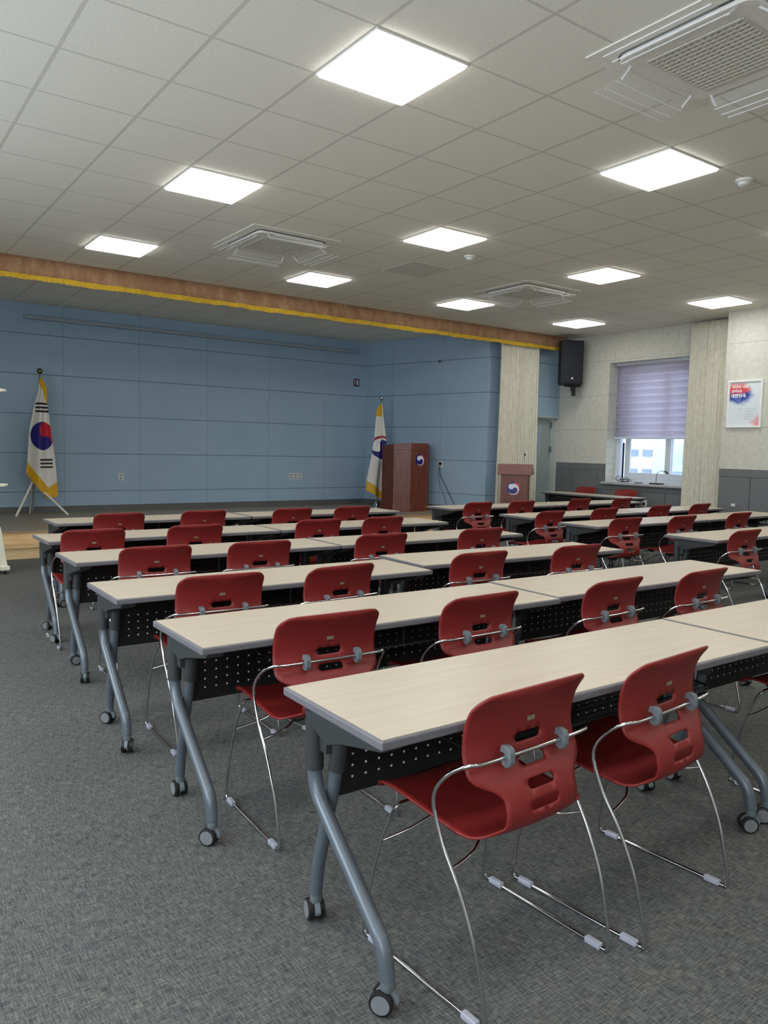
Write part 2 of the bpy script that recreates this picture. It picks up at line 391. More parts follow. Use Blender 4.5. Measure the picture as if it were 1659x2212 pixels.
# zebra blind: alternating opaque and gauzy bands
bl = empty('roller_blind', (10.2, 3.53, 2.9)); tag(bl, 'pale lilac striped roller blind covering the upper window', 'blind')
MB().box(-.04, .03, -.74, .74, .03, .075).build('head_box', M['frame_white'], bl)
m = MB(); N = 150
def bl_f(u, v):
    z = -v * 1.235; k = (v * 10.5) % 1.0
    return (-0.016 * math.cos(2 * PI * k) - (0.008 if k < .12 else 0), -.735 + 1.47 * u, z + 0.03)
m.grid(2, N, bl_f); fb = m.build('fabric', M['blind'], bl, smooth=60)
sm = fb.modifiers.new('solid', 'SOLIDIFY'); sm.thickness = 0.002
m = MB(); m.box(-.014, .012, -.74, .74, -1.235, -1.205); bevel(m.build('bottom_rail', M['frame_white'], bl), .004)
# outside
b1 = empty('white_building', (24, 14, 0)); tag(b1, 'white rendered building with grey windows seen through the window', 'building')
MB().box(0, 6, -.75, 9, -3, 9).build('wall', M['facade'], b1)
for yy in (.05, -.56):
    for z0, z1 in ((1.32, 1.57), (.3, .84)):
        m = MB(); m.box(-.05, .02, yy - .19, yy + .19, z0, z1); m.build('window', M['pane_out'], b1)
b2 = MB().box(26, 30, 8, 13.2, -3, 1.9).build('blue_building', M['facade_b']); tag(b2, 'pale blue building behind the right window pane', 'building')
b3 = empty('greenhouse_annex', (23, 11.6, 0)); tag(b3, 'low aqua roofed annex outside the right window pane', 'building')
MB().box(0, 1.5, -1.2, .45, -3, .82).build('wall', M['facade_b'], b3)
m = MB(); m.prism([(-.1, .82), (1.6, .82), (.75, 1.05)], -1.3, .55, lambda a, b, h: (a, h, b)); m.build('roof', M['facade_c'], b3)
struct(MB().box(10.6, 60, -30, 60, -3.2, -3).build('ground_outside', plain('grey_ground', rgb(150, 150, 150), .9)))

# door: frame, leaf, window, hinges
df = MB()
df.box(9.885, 10.0, 5.47, 5.60, 0, 2.055); df.box(8.95, 9.03, 5.47, 5.60, 0, 2.055); df.box(9.03, 9.885, 5.47, 5.60, 2.0, 2.055)
struct(df.build('trim_8', M['frame_paint']))
dl = struct(MB().box(9.035, 9.88, 5.50, 5.545, 0.005, 1.998).build('door_1', M['grey_door'])); bevel(dl, .003)
MB().box(9.28, 9.64, 5.494, 5.50, 1.38, 1.86).build('window_bead', M['frame_paint'], dl)
MB().box(9.30, 9.62, 5.490, 5.496, 1.40, 1.84).build('pane', plain('blue_grey_glass', rgb(170, 186, 206), .1, nscale=6, amt=.25), dl)
for z in (1.86, 1.41, .3):
    m = MB(); m.box(9.862, 9.905, 5.462, 5.478, z, z + .09); m.box(9.878, 9.892, 5.455, 5.50, z - .01, z + .10); m.build('hinge', M['clip'], dl)
m = MB(); m.tube([(9.12, 5.50, 1.0), (9.12, 5.45, 1.0), (9.22, 5.45, 1.0)], .009); m.build('door_handle', M['chrome'], dl)

# ------------------------------------------------------------------ ceiling fittings
def ord_(n): return ['first', 'second', 'third', 'fourth', 'fifth', 'sixth'][n]
proto = empty('ceiling_light', (0, 0, H))
o = MB().box(-.296, .296, -.296, .296, -.012, 0).build('frame', M['white_metal'], proto)
m = MB(); 
pts = []
for cx, cy, a0 in ((.275, .275, 0), (-.275, .275, 90), (-.275, -.275, 180), (.275, -.275, 270)):
    for k in range(4): a = math.radians(a0 + 30 * k); pts.append((cx + .013 * math.cos(a), cy + .013 * math.sin(a)))
m.prism(pts, -.022, -.012); m.build('diffuser', M['lit'], proto)
LAB = {(-2, 2): 'square ceiling light cut off by the left edge of the photo', (2, -2): 'largest square ceiling light, at top centre nearest the camera',
       (2, 2): 'square ceiling light at upper left, second back from the stage valance', (2, 6): 'square ceiling light just in front of the valance at far left',
       (6, -2): 'large square ceiling light below the right air conditioner', (6, 2): 'square ceiling light right of centre, beside the darker tile',
       (6, 6): 'square ceiling light just right of the left air conditioner, near the valance', (10, 2): 'square ceiling light right of the farthest air conditioner',
       (10, 6): 'small square ceiling light just left of the farthest air conditioner', (14, 2): 'small square ceiling light above the curtain beside the pier',
       (14, 6): 'smallest square ceiling light, above the black wall speaker', }
first = True
for i in (-2, 2, 6, 10, 14):
    for j in (-10, -6, -2, 2, 6):
        if first: o = proto; first = False
        else: o = copy_tree(proto)
        o.location = (i * .6 + .3, j * .6 + .3, H)
        tag(o, LAB.get((i, j), 'square ceiling light panel over the part of the hall behind the camera'), 'ceiling light', 'square ceiling lights')

def rrect(hx, hy, r, n=5):
    out = []
    for cx, cy, a0 in ((hx - r, hy - r, 0), (-hx + r, hy - r, 90), (-hx + r, -hy + r, 180), (hx - r, -hy + r, 270)):
        for k in range(n + 1): a = math.radians(a0 + 90 * k / n); out.append((cx + r * math.cos(a), cy + r * math.sin(a)))
    return out
ac = empty('cassette_air_conditioner', (0, 0, H))
MB().box(-.475, .475, -.475, .475, -.008, 0).build('cover_plate', plain('offwhite_plate', rgb(226, 224, 214), .7), ac)
bevel(MB().prism(rrect(.38, .38, .07), -.014, -.008).build('shadow_gap', M['sleeve'], ac), .001)
bevel(MB().prism(rrect(.372, .372, .07), -.035, -.012).build('panel', plain('offwhite_plastic', rgb(222, 220, 214), .4), ac), .006)
MB().box(-.25, .25, -.25, .25, -.037, -.034).build('grille_recess', plain('grille_recess_grey', rgb(52, 50, 46), .8), ac)
m = MB(); NB = 14
for k in range(NB + 1):
    t = -.25 + .5 * k / NB
    m.box(t - .009, t + .009, -.25, .25, -.046, -.038); m.box(-.25, .25, t - .009, t + .009, -.043, -.036)
m.build('grille', plain('grille_beige_plastic', rgb(200, 197, 186), .5), ac)
for k in range(4):
    R = Matrix.Rotation(k * PI / 2, 4, 'Z')
    m = MB(); prof = [(.36, -.05), (.40, -.075), (.44, -.085), (.50, -.095), (.56, -.09)]
    for (a, za), (b, zb) in zip(prof, prof[1:]):
        vs = [m.b.verts.new(R @ Vector(p)) for p in ((a, -.29, za), (b, -.29, zb), (b, .29, zb), (a, .29, za))]; m.b.faces.new(vs)
    bmesh.ops.remove_doubles(m.b, verts=m.b.verts, dist=1e-5)
    o = m.build('wind_deflector', M['acrylic'], ac); q = o.modifiers.new('s', 'SOLIDIFY'); q.thickness = .004
    m = MB()
    for a, za in ((.42, -.088), (.49, -.1), (.56, -.096)): m.tube([R @ Vector((a, -.29, za)), R @ Vector((a, .29, za))], .0035, 6, smooth=1)
    for yy in (-.27, .27): m.tube([R @ Vector((.34, yy, -.03)), R @ Vector((.40, yy, -.08))], .006, 6, smooth=1)
    m.build('deflector_rib', M['acrylic_rib'], o)
for n, (x, y, lb) in enumerate(((2.7, -2.1, 'large ceiling cassette air conditioner at the top right corner, nearest camera'),
                                (2.7, 2.72, 'ceiling cassette air conditioner with clear deflectors at left of centre'),
                                (6.3, 2.72, 'farthest ceiling cassette air conditioner, between three small ceiling lights'))):
    o = ac if n == 0 else copy_tree(ac)
    o.location = (x, y, H); tag(o, lb, 'air conditioner', 'ceiling cassette air conditioners')
o = MB().box(4.21, 4.79, 2.41, 2.99, H - .006, H).build('access_panel', plain('greyer_tile', rgb(206, 205, 196), .9)); tag(o, 'slightly darker square access tile in the ceiling between two lights', 'ceiling tile')
for n, (x, y, lb) in enumerate(((4.54, 1.85, 'small round smoke detector below the right-of-centre ceiling light'), (4.56, -1.17, 'small round smoke detector right of the large right-hand ceiling light'))):
    e = empty('smoke_detector', (x, y, H)); tag(e, lb, 'smoke detector', 'ceiling smoke detectors')
    MB().lathe([(.06, 0), (.062, -.018), (.05, -.02)][::-1], 20).build('base', M['white_metal'], e, smooth=40)
    MB().lathe([(.02, -.05), (.038, -.04), (.045, -.02)], 20).build('dome', M['ivory'], e, smooth=40)

# ------------------------------------------------------------------ valance
va = empty('stage_valance', (0, 5.1, 0)); tag(va, 'brown velvet valance with yellow fringe hanging across the stage front', 'valance')
def wave(x): return .012 * math.sin(x * 9) + .008 * math.sin(x * 23 + 1)
m = MB(); m.grid(420, 2, lambda u, v: (-3.0 + 12.8 * u, wave(-3 + 12.8 * u) * v, H - .001 - v * .20))
o = m.build('cloth', M['valance'], va, smooth=60); q = o.modifiers.new('s', 'SOLIDIFY'); q.thickness = .006
m = MB(); rr = random.Random(3)
def fr(u, v):
    x = -3 + 12.8 * u
    return (x, wave(x) - .006, 3.273 - v * (.058 + .004 * math.sin(x * 5.3) + .007 * math.sin(x * 61.7) * math.sin(x * 37.1)))
m.grid(1500, 1, fr)
o = m.build('fringe', M['gold_fringe'], va); q = o.modifiers.new('s', 'SOLIDIFY'); q.thickness = .006; q.offset = 0

# ------------------------------------------------------------------ curtains
def curtain(name, p0, p1, z0, z1, folds, amp, label, seed, loc):
    rnd = random.Random(seed); P0 = Vector(p0); P1 = Vector(p1); d = (P1 - P0); L = d.length; d.normalize(); nrm = Vector((-d.y, d.x))
    ph = [rnd.uniform(-.9, .9) for _ in range(folds + 2)]; am = [rnd.uniform(.45, 1.25) for _ in range(folds + 2)]
    def f(u, v):
        k = u * folds; i = int(k); t = k - i
        a = am[i] * (1 - t) + am[min(i + 1, folds + 1)] * t; pp = ph[i] * (1 - t) + ph[min(i + 1, folds + 1)] * t
        squeeze = 1 + .05 * v
        off = -amp * a * abs(math.sin(PI * k + pp * .4 * t * (1 - t) + .12 * math.sin(v * 4 + i))) ** .45 * (.75 + .25 * v) + amp * .12 * math.sin(6 * PI * k + pp)
        c = P0 + d * (L * (.5 + (u - .5) * squeeze) + .006 * math.sin(v * 6 + k)) + nrm * off
        return (c.x, c.y, z1 + (z0 - z1) * v)
    m = MB(); m.grid(folds * 16, 24, f); o = m.build(name, M['curtain'], smooth=70)
    q = o.modifiers.new('s', 'SOLIDIFY'); q.thickness = .003
    return tag(o, label, 'curtain', 'cream curtains')
curtain('stage_curtain', (8.27, 5.2), (9.19, 5.2), .02, 3.43, 16, .045, 'long gathered cream curtain beside the stage, behind the small wooden podium', 2, None)
curtain('window_curtain', (9.84, 2.64), (9.84, 1.93), .02, 3.43, 7, .06, 'long gathered cream curtain between the window and the white pier', 9, None)

# ------------------------------------------------------------------ chair
cx_prof = [(.238, .425), (.225, .440), (.17, .449), (.05, .440), (-.07, .428), (-.135, .425), (-.178, .440), (-.200, .475), (-.198, .52), (-.178, .565), (-.150, .605), (-.132, .65), (-.135, .70), (-.150, .75), (-.172, .790), (-.182, .805)]
PP = round_path([Vector((0, y, z)) for y, z in cx_prof], 8, False)
AL = [0.0]
for a, b in zip(PP, PP[1:]): AL.append(AL[-1] + (b - a).length)
LT = AL[-1]
def prof(s):
    s = min(max(s, 0), LT)
    lo, hi = 0, len(AL) - 1
    while hi - lo > 1:
        mid = (lo + hi) // 2
        if AL[mid] <= s: lo = mid
        else: hi = mid
    t = (s - AL[lo]) / max(AL[hi] - AL[lo], 1e-9); p = PP[lo].lerp(PP[hi], t); d_ = (PP[hi] - PP[lo]).normalized()
    return p, Vector((0, d_.z, -d_.y))      # point, normal towards the sitter
def s_at_z(z, after=.35):
    return min((abs(PP[i].z - z), AL[i]) for i in range(len(PP)) if AL[i] > after)[1]
S_SEATBACK = min((abs(PP[i].y + .105), AL[i]) for i in range(len(PP)) if PP[i].z < .46)[1]
S_W0 = s_at_z(.455); S_W1 = s_at_z(.530); S_B = s_at_z(.612)
def sst(t): t = min(max(t, 0), 1); return t * t * (3 - 2 * t)
def halfw(s):
    if s < .05: return .190 + .028 * math.sqrt(max(0, 1 - (1 - s / .05) ** 2))
    if s < S_SEATBACK: return .223
    if s < S_W0:
        t = (s - S_SEATBACK) / (S_W0 - S_SEATBACK); return .138 + .081 * math.sqrt(max(0, 1 - t ** 2.2))
    if s < S_W1: return .138
    if s < S_B: return .138 + .078 * sst((s - S_W1) / (S_B - S_W1))
    e = LT - s
    if e < .065: return .216 - .065 + .065 * math.sqrt(max(0, 1 - (1 - e / .065) ** 2))
    return .216
def shell_pt(x, s):
    p, n = prof(s); k = .018 + .012 * sst((s - S_W0) / (S_B - S_W0)); e = x / .226
    if s > S_B - .02: k -= 0.012 * sst((s - (LT - .1)) / .1)
    return Vector((x, p.y, p.z)) + n * (k * e * e)
def slot(s0, hw, hh, n=6):
    out = []
    for cx, a0 in ((hw - hh, -90), (-hw + hh, 90)):
        for k in range(n + 1): a = math.radians(a0 + 180 * k / n); out.append((cx + hh * math.cos(a), s0 + hh * math.sin(a)))
    return out
def make_shell():
    ss = [LT * i / 110 for i in range(111)]
    outer = [(halfw(s), s) for s in ss] + [(-halfw(s), s) for s in reversed(ss)]
    slots = [slot(s_at_z(z), .052, .0135) for z in (.664, .607, .555)] + [slot(s_at_z(.503), .055, .0125)]
    verts = []; edges = []
    def loop(L):
        b = len(verts); verts.extend(Vector(p) for p in L); edges.extend((b + i, b + (i + 1) % len(L)) for i in range(len(L)))
    loop(outer)
    for q in slots: loop(q)
    def inside(p, L):
        c = False; n = len(L)
        for i in range(n):
            x1, y1 = L[i]; x2, y2 = L[(i + 1) % n]
            if (y1 > p[1]) != (y2 > p[1]) and p[0] < (x2 - x1) * (p[1] - y1) / (y2 - y1) + x1: c = not c
        return c
    step = .017; s = step * .6
    while s < LT - .006:
        hw = halfw(s) - .007; n = int(hw / step)
        for k in range(-n, n + 1):
            p = (k * step, s)
            if all(not inside(p, q) and min(math.hypot(p[0] - a, p[1] - b) for a, b in q) > .006 for q in slots): verts.append(Vector(p))
        s += step
    r = geometry.delaunay_2d_cdt(verts, edges, [], 0, 1e-6)
    m = MB(); V = [m.b.verts.new(shell_pt(v[0], v[1])) for v in r[0]]
    for f in r[2]:
        c = (sum(r[0][i][0] for i in f) / 3, sum(r[0][i][1] for i in f) / 3)
        if inside(c, outer) and not any(inside(c, q) for q in slots):
            try: m.b.faces.new([V[i] for i in f])
            except ValueError: pass
    for v in [v for v in m.b.verts if not v.link_faces]: m.b.verts.remove(v)
    return m
chair = empty('shell_chair')
o = make_shell().build('seat_shell', M['red'], chair, smooth=50)
q = o.modifiers.new('s', 'SOLIDIFY'); q.thickness = .0065; q.offset = 0
o['label'] = 'red moulded one-piece seat and back with four slots'
HX = .25
side = [(.0, -.164, .636), (.19, -.160, .636), (.232, -.148, .636), (.256, -.112, .614), (.266, -.070, .565), (.266, -.060, .51), (.264, -.095, .42), (.260, -.150, .33), (.256, -.20, .22), (.252, -.228, .12), (.25, -.246, .035), (.25, -.238, .009), (.25, -.20, .008),
        (.25, .20, .008), (.25, .232, .010), (.249, .238, .04), (.244, .225, .15), (.236, .196, .28), (.226, .158, .385), (.214, .135, .422), (.18, .130, .430)]
loop = side + [(-x, y, z) for x, y, z in reversed(side[1:])]
m = MB(); m.tube(loop, .0058, 8, closed=True, smooth=4)
o = m.build('sled_frame', M['chrome'], chair, smooth=60)
m = MB(); m.tube([(.233, .19, .30), (.15, .16, .325), (.07, .13, .365), (0, .12, .375), (-.07, .13, .365), (-.15, .16, .325), (-.233, .19, .30)], .0048, 8); m.build('front_stretcher', M['chrome'], chair, smooth=60)
m = MB(); m.tube([(.262, -.125, .368), (.17, -.115, .385), (.10, -.08, .405), (0, -.07, .41), (-.10, -.08, .405), (-.17, -.115, .385), (-.262, -.125, .368)], .0048, 8); m.build('rear_stretcher', M['chrome'], chair, smooth=60)
for sx in (-1, 1):
    m = MB(); C = (-.164, .636)
    ring = [(C[0] - .018, C[1] + .016), (C[0] - .012, C[1] + .030), (C[0] + .004, C[1] + .036), (C[0] + .022, C[1] + .034), (C[0] + .026, C[1] + .010), (C[0] + .012, C[1] + .011), (C[0] + .006, C[1] + .006), (C[0] + .006, C[1] - .007), (C[0] + .014, C[1] - .012), (C[0] + .020, C[1] - .026), (C[0] + .004, C[1] - .036), (C[0] - .012, C[1] - .030), (C[0] - .018, C[1] - .014)]
    ring = [(C[0] + (a - C[0]) * .85, C[1] + (b - C[1]) * .8) for a, b in ring]
    m.prism(ring, sx * .108 - .0095, sx * .108 + .0095, lambda a, b, h: (h, a, b)); bevel(m.build('bar_clip', M['clip'], chair), .002, 2)
for sx in (-1, 1):
    m = MB()
    m.prism([(-.13, .422), (-.03, .427), (-.04, .400), (-.075, .392), (-.10, .398)], sx * .10 - .014, sx * .10 + .014, lambda a, b, h: (h, a, b))
    m.build('seat_bracket', M['black'], chair)
    m = MB(); m.prism([(.10, .438), (.17, .440), (.15, .420), (.11, .418)], sx * .12 - .02, sx * .12 + .02, lambda a, b, h: (h, a, b)); m.build('seat_bracket', M['black'], chair)
    for yy in (-.195, .185):
        m = MB(); m.box(sx * HX - .0095, sx * HX + .0095, yy - .026, yy + .026, 0.001, .019); bevel(m.build('glide', M['glide'], chair), .003)
pt, nn = prof(s_at_z(.71)); m = MB(); m.box(-.014, .014, pt.y - .0055, pt.y - .003, .705, .717); m.build('name_tag', M['tag'], chair)['label'] = 'small silver tag on the back'

# ------------------------------------------------------------------ table
table = empty('folding_table')
o = bevel(MB().box(-.898, .898, -.25, .25, .694, .7185).build('edge_band', M['edge'], table), .005); o['label'] = 'grey rubbery edge band'
o = MB().box(-.889, .889, -.241, .241, .7185, .7200).build('tabletop', M['maple'], table); o['label'] = 'pale maple laminate surface'
MB().box(-.80, .80, .085, .125, .645, .694).build('support_beam', M['black'], table)
bevel(MB().box(-.782, .782, .132, .142, .405, .640).build('modesty_panel', M['dotted'], table), .003)['label'] = 'black modesty panel with rows of pale square dots'
m = MB(); bx = rrect(.56, .145, .05)
m.tube([(a, b - .06, .605) for a, b in bx], .0045, 6, closed=True, smooth=1)
for k in range(9): yy = -.19 + .26 * k / 8; m.tube([(-.555, yy, .60), (.555, yy, .60)], .003, 6, smooth=1)
for a in (-.45, 0, .45):
    m.tube([(a, -.20, .604), (a, -.20, .69)], .004, 6, smooth=1); m.tube([(a, .08, .604), (a, .08, .69)], .004, 6, smooth=1)
m.build('book_rack', M['black'], table, smooth=60)
def caster(x, y, sx, rot):
    cst = empty('caster', (x, y, 0), rot); cst.parent = table
    m = MB(); m.lathe([(.013, .055), (.018, .062), (.018, .085), (.013, .09)], 14); m.build('stem', M['clip'], cst, smooth=40)
    m = MB()
    pl = [(.026 * math.cos(math.radians(a)) * 1.32, .034 + .034 * math.sin(math.radians(a))) for a in range(10, 171, 20)] + [(-.030, .030), (.028, .030)]
    m.prism(pl, -.007, .007, lambda a, b, h: (h, a, b)); m.build('hood', M['clip'], cst, smooth=40)
    for s2 in (-1, 1):
        R = Matrix.Translation((s2 * .0165, .010, .0325)) @ Matrix.Rotation(PI / 2, 4, 'Y')
        m = MB(); m.lathe([(.026, -.009), (.031, -.0075), (.032, 0), (.031, .0075), (.026, .009)], 24, R); wh = m.build('wheel', M['black'], cst, smooth=50)
        R2 = Matrix.Translation((s2 * .026, .010, .0325)) @ Matrix.Rotation(PI / 2, 4, 'Y')
        m = MB(); m.lathe([(.0245, -.0012), (.0245, .0012)], 24, R2); m.build('hub_cap', plain('grey_hub', rgb(120, 124, 126), .5) if 'hub' not in M else M['hub'], wh)
M['hub'] = plain('grey_hub_plastic', rgb(120, 124, 126), .5)
for sx in (-1, 1):
    xo = sx * .845; xi = sx * .803
    m = MB(); m.tube(fillet([(xo, .150, .66), (xo, .152, .445), (xo, -.205, .165), (xo, -.222, .085)], .06, 7), .0215, 14, smooth=1); m.build('leg', M['silver'], table, smooth=60)
    m = MB(); m.tube(fillet([(xi, .075, .66), (xi, .112, .46), (xi, .195, .17), (xi, .205, .085)], .03, 5), .0195, 14, smooth=1); m.build('leg', M['silver'], table, smooth=60)
    m = MB(); m.tube([(xo, .1545, .672), (xo, .1525, .50)], .0265, 14, smooth=1); m.tube([(xi, .072, .672), (xi, .100, .505)], .025, 14, smooth=1)
    m.box(min(xo, xi), max(xo, xi), .09, .15, .56, .67); m.build('leg_sleeve', M['sleeve'], table, smooth=60)
    m = MB(); m.prism([(.18, .694), (.18, .655), (.15, .63), (.06, .60), (-.02, .628), (-.20, .668), (-.235, .694)], sx * .80, sx * .865, lambda a, b, h: (h, a, b)); bevel(m.build('bracket_arm', M['sleeve'], table), .004)
    caster(xo, -.222, sx, random.uniform(.4, 1.2)); caster(xi, .205, sx, random.uniform(-.4, .6))

# ------------------------------------------------------------------ the rows
ROW = {1: 'nearest row', 2: 'second row from the camera', 3: 'third row from the camera', 4: 'fourth row from the camera', 5: 'fifth row from the camera', 6: 'row nearest the stage'}
T = [  # block, row, index, cx, cy, deg
    ('left', 1, 0, .912, -2.765, -.3), ('left', 1, 1, 2.722, -2.765, 0), ('left', 2, 0, .875, -1.755, -.2), ('left', 2, 1, 2.69, -1.745, -1.0),
    ('left', 3, 0, .875, -.79, -.5), ('left', 3, 1, 2.735, -.68, -2.4), ('left', 4, 0, .985, .375, 0), ('left', 4, 1, 2.80, .365, -.5),
    ('left', 5, 0, 1.06, 1.42, 0), ('left', 5, 1, 2.875, 1.42, 0), ('left', 6, 0, 1.38, 2.63, 0), ('left', 6, 1, 3.20, 2.63, 0),
    ('right', 3, 0, 5.74, -.71, 0), ('right', 3, 1, 7.56, -.71, 0), ('right', 4, 0, 5.72, .48, 0), ('right', 4, 1, 7.54, .50, 1.5),
    ('right', 5, 0, 5.82, 1.42, 0), ('right', 5, 1, 7.64, 1.42, 0), ('right', 6, 0, 5.77, 2.64, 0), ('right', 6, 1, 7.59, 2.64, 0),
    ('side', 0, 0, 9.22, 3.92, 90)]
rnd = random.Random(11)
for n, (blk, row, idx, x, y, deg) in enumerate(T):
    o = table if n == 0 else copy_tree(table)
    o.location = (x, y, 0); o.rotation_euler = (0, 0, math.radians(deg))
    if blk == 'side': lb = 'long rolling table standing crosswise below the window, ahead of two red chairs'; gr = None
    else: lb = 'pale-topped rolling table, %s half of the %s, %s block' % (('left', 'right')[idx], ROW[row], blk); gr = 'folding training tables in rows'
    tag(o, lb, 'table', 'folding training tables in rows')
    for c in o.children:
        if c.name.startswith('caster') and n: c.rotation_euler.z += rnd.uniform(-1.4, 1.4)
CH = [  # block, row, order, back-top x, y, yaw deg
    ('left', 1, 0, .465, -3.12, 3), ('left', 1, 1, 1.06, -3.135, 5), ('left', 1, 2, 2.36, -3.14, 0),
    ('left', 2, 0, .45, -2.12, -2), ('left', 2, 1, 1.21, -2.13, 2), ('left', 2, 2, 2.06, -2.16, 3), ('left', 2, 3, 2.75, -2.20, 2),
    ('left', 3, 0, .45, -1.15, -2), ('left', 3, 1, 1.11, -1.175, 5), ('left', 3, 2, 2.13, -1.12, -1), ('left', 3, 3, 2.96, -1.16, -2),
    ('left', 4, 0, .52, -.04, -3), ('left', 4, 1, 1.18, -.09, -2), ('left', 4, 2, 2.15, -.07, -2), ('left', 4, 3, 3.10, -.08, -2),
    ('left', 5, 0, .44, 1.0, -2), ('left', 5, 1, 1.19, 1.01, -1), ('left', 5, 2, 2.29, 1.04, 0), ('left', 5, 3, 2.95, 1.03, 0),
    ('left', 6, 0, .97, 2.18, -2), ('left', 6, 1, 1.74, 2.18, 0), ('left', 6, 2, 2.64, 2.13, 0), ('left', 6, 3, 3.34, 2.13, 0),
    ('right', 3, 0, 5.11, -1.11, 0),
    ('right', 4, 0, 5.09, .06, -3), ('right', 4, 1, 5.89, -.02, 0), ('right', 4, 2, 6.91, -.03, 0),
    ('right', 5, 0, 4.99, .91, 3), ('right', 5, 1, 5.93, .97, 0), ('right', 5, 2, 7.02, 1.02, 2), ('right', 5, 3, 7.82, 1.0, 2),
    ('right', 6, 0, 5.13, 2.16, 0), ('right', 6, 1, 5.85, 2.16, 0), ('right', 6, 2, 6.97, 2.20, 2), ('right', 6, 3, 7.72, 2.10, 3),
    ('side', 0, 0, 9.84, 4.50, 90), ('side', 0, 1, 9.84, 3.65, 90)]
OR = ['leftmost', 'second from left', 'third from left', 'rightmost']
for n, (blk, row, k, x, y, yaw) in enumerate(CH):
    o = chair if n == 0 else copy_tree(chair)
    a = math.radians(yaw); off = .20
    o.location = (x - off * math.sin(a), y + off * math.cos(a) + 0.0, 0)
    o.rotation_euler = (0, 0, a)
    if blk == 'side': lb = 'red shell chair behind the crosswise table, %s' % ('near the door end', 'at the end under the desk microphone')[k]
    elif (blk, row) == ('right', 3): lb = 'red shell chair cut by the right edge, alone behind its table in the right block'
    elif row == 1 and k == 2: lb = 'red shell chair cut off at lower right, third in the nearest row'
    else:
        cnt = sum(1 for c in CH if c[0] == blk and c[1] == row)
        lb = 'red shell chair, %s in the %s, %s block' % (OR[k] if k < cnt - 1 else 'rightmost', ROW[row], blk)
    tag(o, lb, 'chair', 'red shell chairs in rows')

# ------------------------------------------------------------------ printed emblem
BLUE, RED, WHT = rgb(22, 16, 112), rgb(206, 30, 62), rgb(226, 226, 236)
def emblem(x, y):
    if math.hypot(x + .32, y - .26) < .41: return WHT
    if math.hypot(x - .25, y + .26) < .39: return BLUE
    a = math.degrees(math.atan2(y, x)) % 360
    if math.hypot(x, y + .145) > .855:
        return BLUE if 78 <= a < 250 else RED
    if .52 * x + .56 * y > 0: return WHT
    return BLUE if math.hypot(x + .08, y - .02) < .88 else WHT
def emblem_plate(parent, loc, rad, rot):
    m = MB(); nr, na = 26, 96
    V = [[m.b.verts.new((rad * i / nr * math.cos(2 * PI * k / na), 0, rad * i / nr * math.sin(2 * PI * k / na))) for k in range(na)] for i in range(1, nr + 1)]
    c = m.b.verts.new((0, 0, 0))
    for k in range(na): m.b.faces.new((c, V[0][k], V[0][(k + 1) % na]))
    for i in range(nr - 1):
        for k in range(na): m.b.faces.new((V[i][k], V[i + 1][k], V[i + 1][(k + 1) % na], V[i][(k + 1) % na]))
    o = m.build('emblem', M['print_plate'], parent); paint(o, lambda co: emblem(co.x / rad, co.z / rad))
    q = o.modifiers.new('s', 'SOLIDIFY'); q.thickness = .006; q.offset = 0; o.location = loc; o.rotation_euler = rot
    o['label'] = 'round enamel emblem with white and blue swirl and red crescent'; return o

# small podium on the floor
pd = empty('small_podium', (8.10, 4.60, 0), math.radians(-50)); tag(pd, 'small brown wooden podium with round emblem standing before the cream curtain', 'podium')
bevel(MB().box(-.225, .225, 0, .34, .06, 1.03).build('body', M['lectern'], pd), .006)
bevel(MB().box(-.24, .24, -.02, .36, 0, .06).build('plinth', M['lectern'], pd), .006)
m = MB(); m.prism([(-.01, 1.195), (.02, 1.20), (.16, 1.155), (.30, 1.105), (.40, 1.08), (.42, 1.06), (.42, 1.03), (-.03, 1.02), (-.035, 1.03)], -.285, .285, lambda a, b, h: (h, a, b)); bevel(m.build('head', M['lectern_head'], pd), .005)
emblem_plate(pd, (-.015, -.004, .80), .108, (0, 0, 0))
mi = empty('podium_microphone', (8.31, 4.60, 1.186)); tag(mi, 'thin gooseneck microphone standing on the small podium', 'microphone')
m = MB(); m.lathe([(.03, -.012), (.03, 0), (.012, .008)], 16); m.build('base', M['black'], mi)
m = MB(); m.tube([(0, 0, 0), (0, 0, .06), (-.01, -.01, .13), (-.025, -.03, .165)], .0045, 8); m.build('gooseneck', M['chrome'], mi, smooth=60)
m = MB(); m.tube([(-.02, -.025, .16), (-.035, -.055, .175)], .012, 10, smooth=1); m.tube([(-.022, -.01, .175), (-.002, -.012, .20)], .006, 8, smooth=1); m.build('capsule', M['black'], mi, smooth=60)

# large lectern on the stage
lc = empty('stage_lectern', (7.42, 6.56, .305)); lc.scale = (.9, .9, .985); tag(lc, 'large mahogany lectern with faceted front and round emblem on the stage', 'lectern')
def plan(gx): # octagonal plan, grown by gx
    return [(-.44 - gx, .32 + gx), (-.44 - gx, -.06 - gx * .4), (-.20 - gx * .4, -.30 - gx), (.20 + gx * .4, -.30 - gx), (.44 + gx, -.06 - gx * .4), (.44 + gx, .32 + gx)]
m = MB(); m.prism(plan(0), .13, 1.10); bevel(m.build('body', M['lectern'], lc), .004)
m = MB(); m.prism(plan(.02), 0, .13); bevel(m.build('plinth', M['lectern'], lc), .008)
m = MB(); pl = plan(.012); A = [m.b.verts.new((a, b, 1.10)) for a, b in pl]; B = [m.b.verts.new((a, b, 1.225 - (b + .3) * .09)) for a, b in pl]
m.b.faces.new(A[::-1]); m.b.faces.new(B)
for i in range(6): m.b.faces.new((A[i], A[(i + 1) % 6], B[(i + 1) % 6], B[i]))
bevel(m.build('top', M['lectern'], lc), .005)
P_ = plan(0)
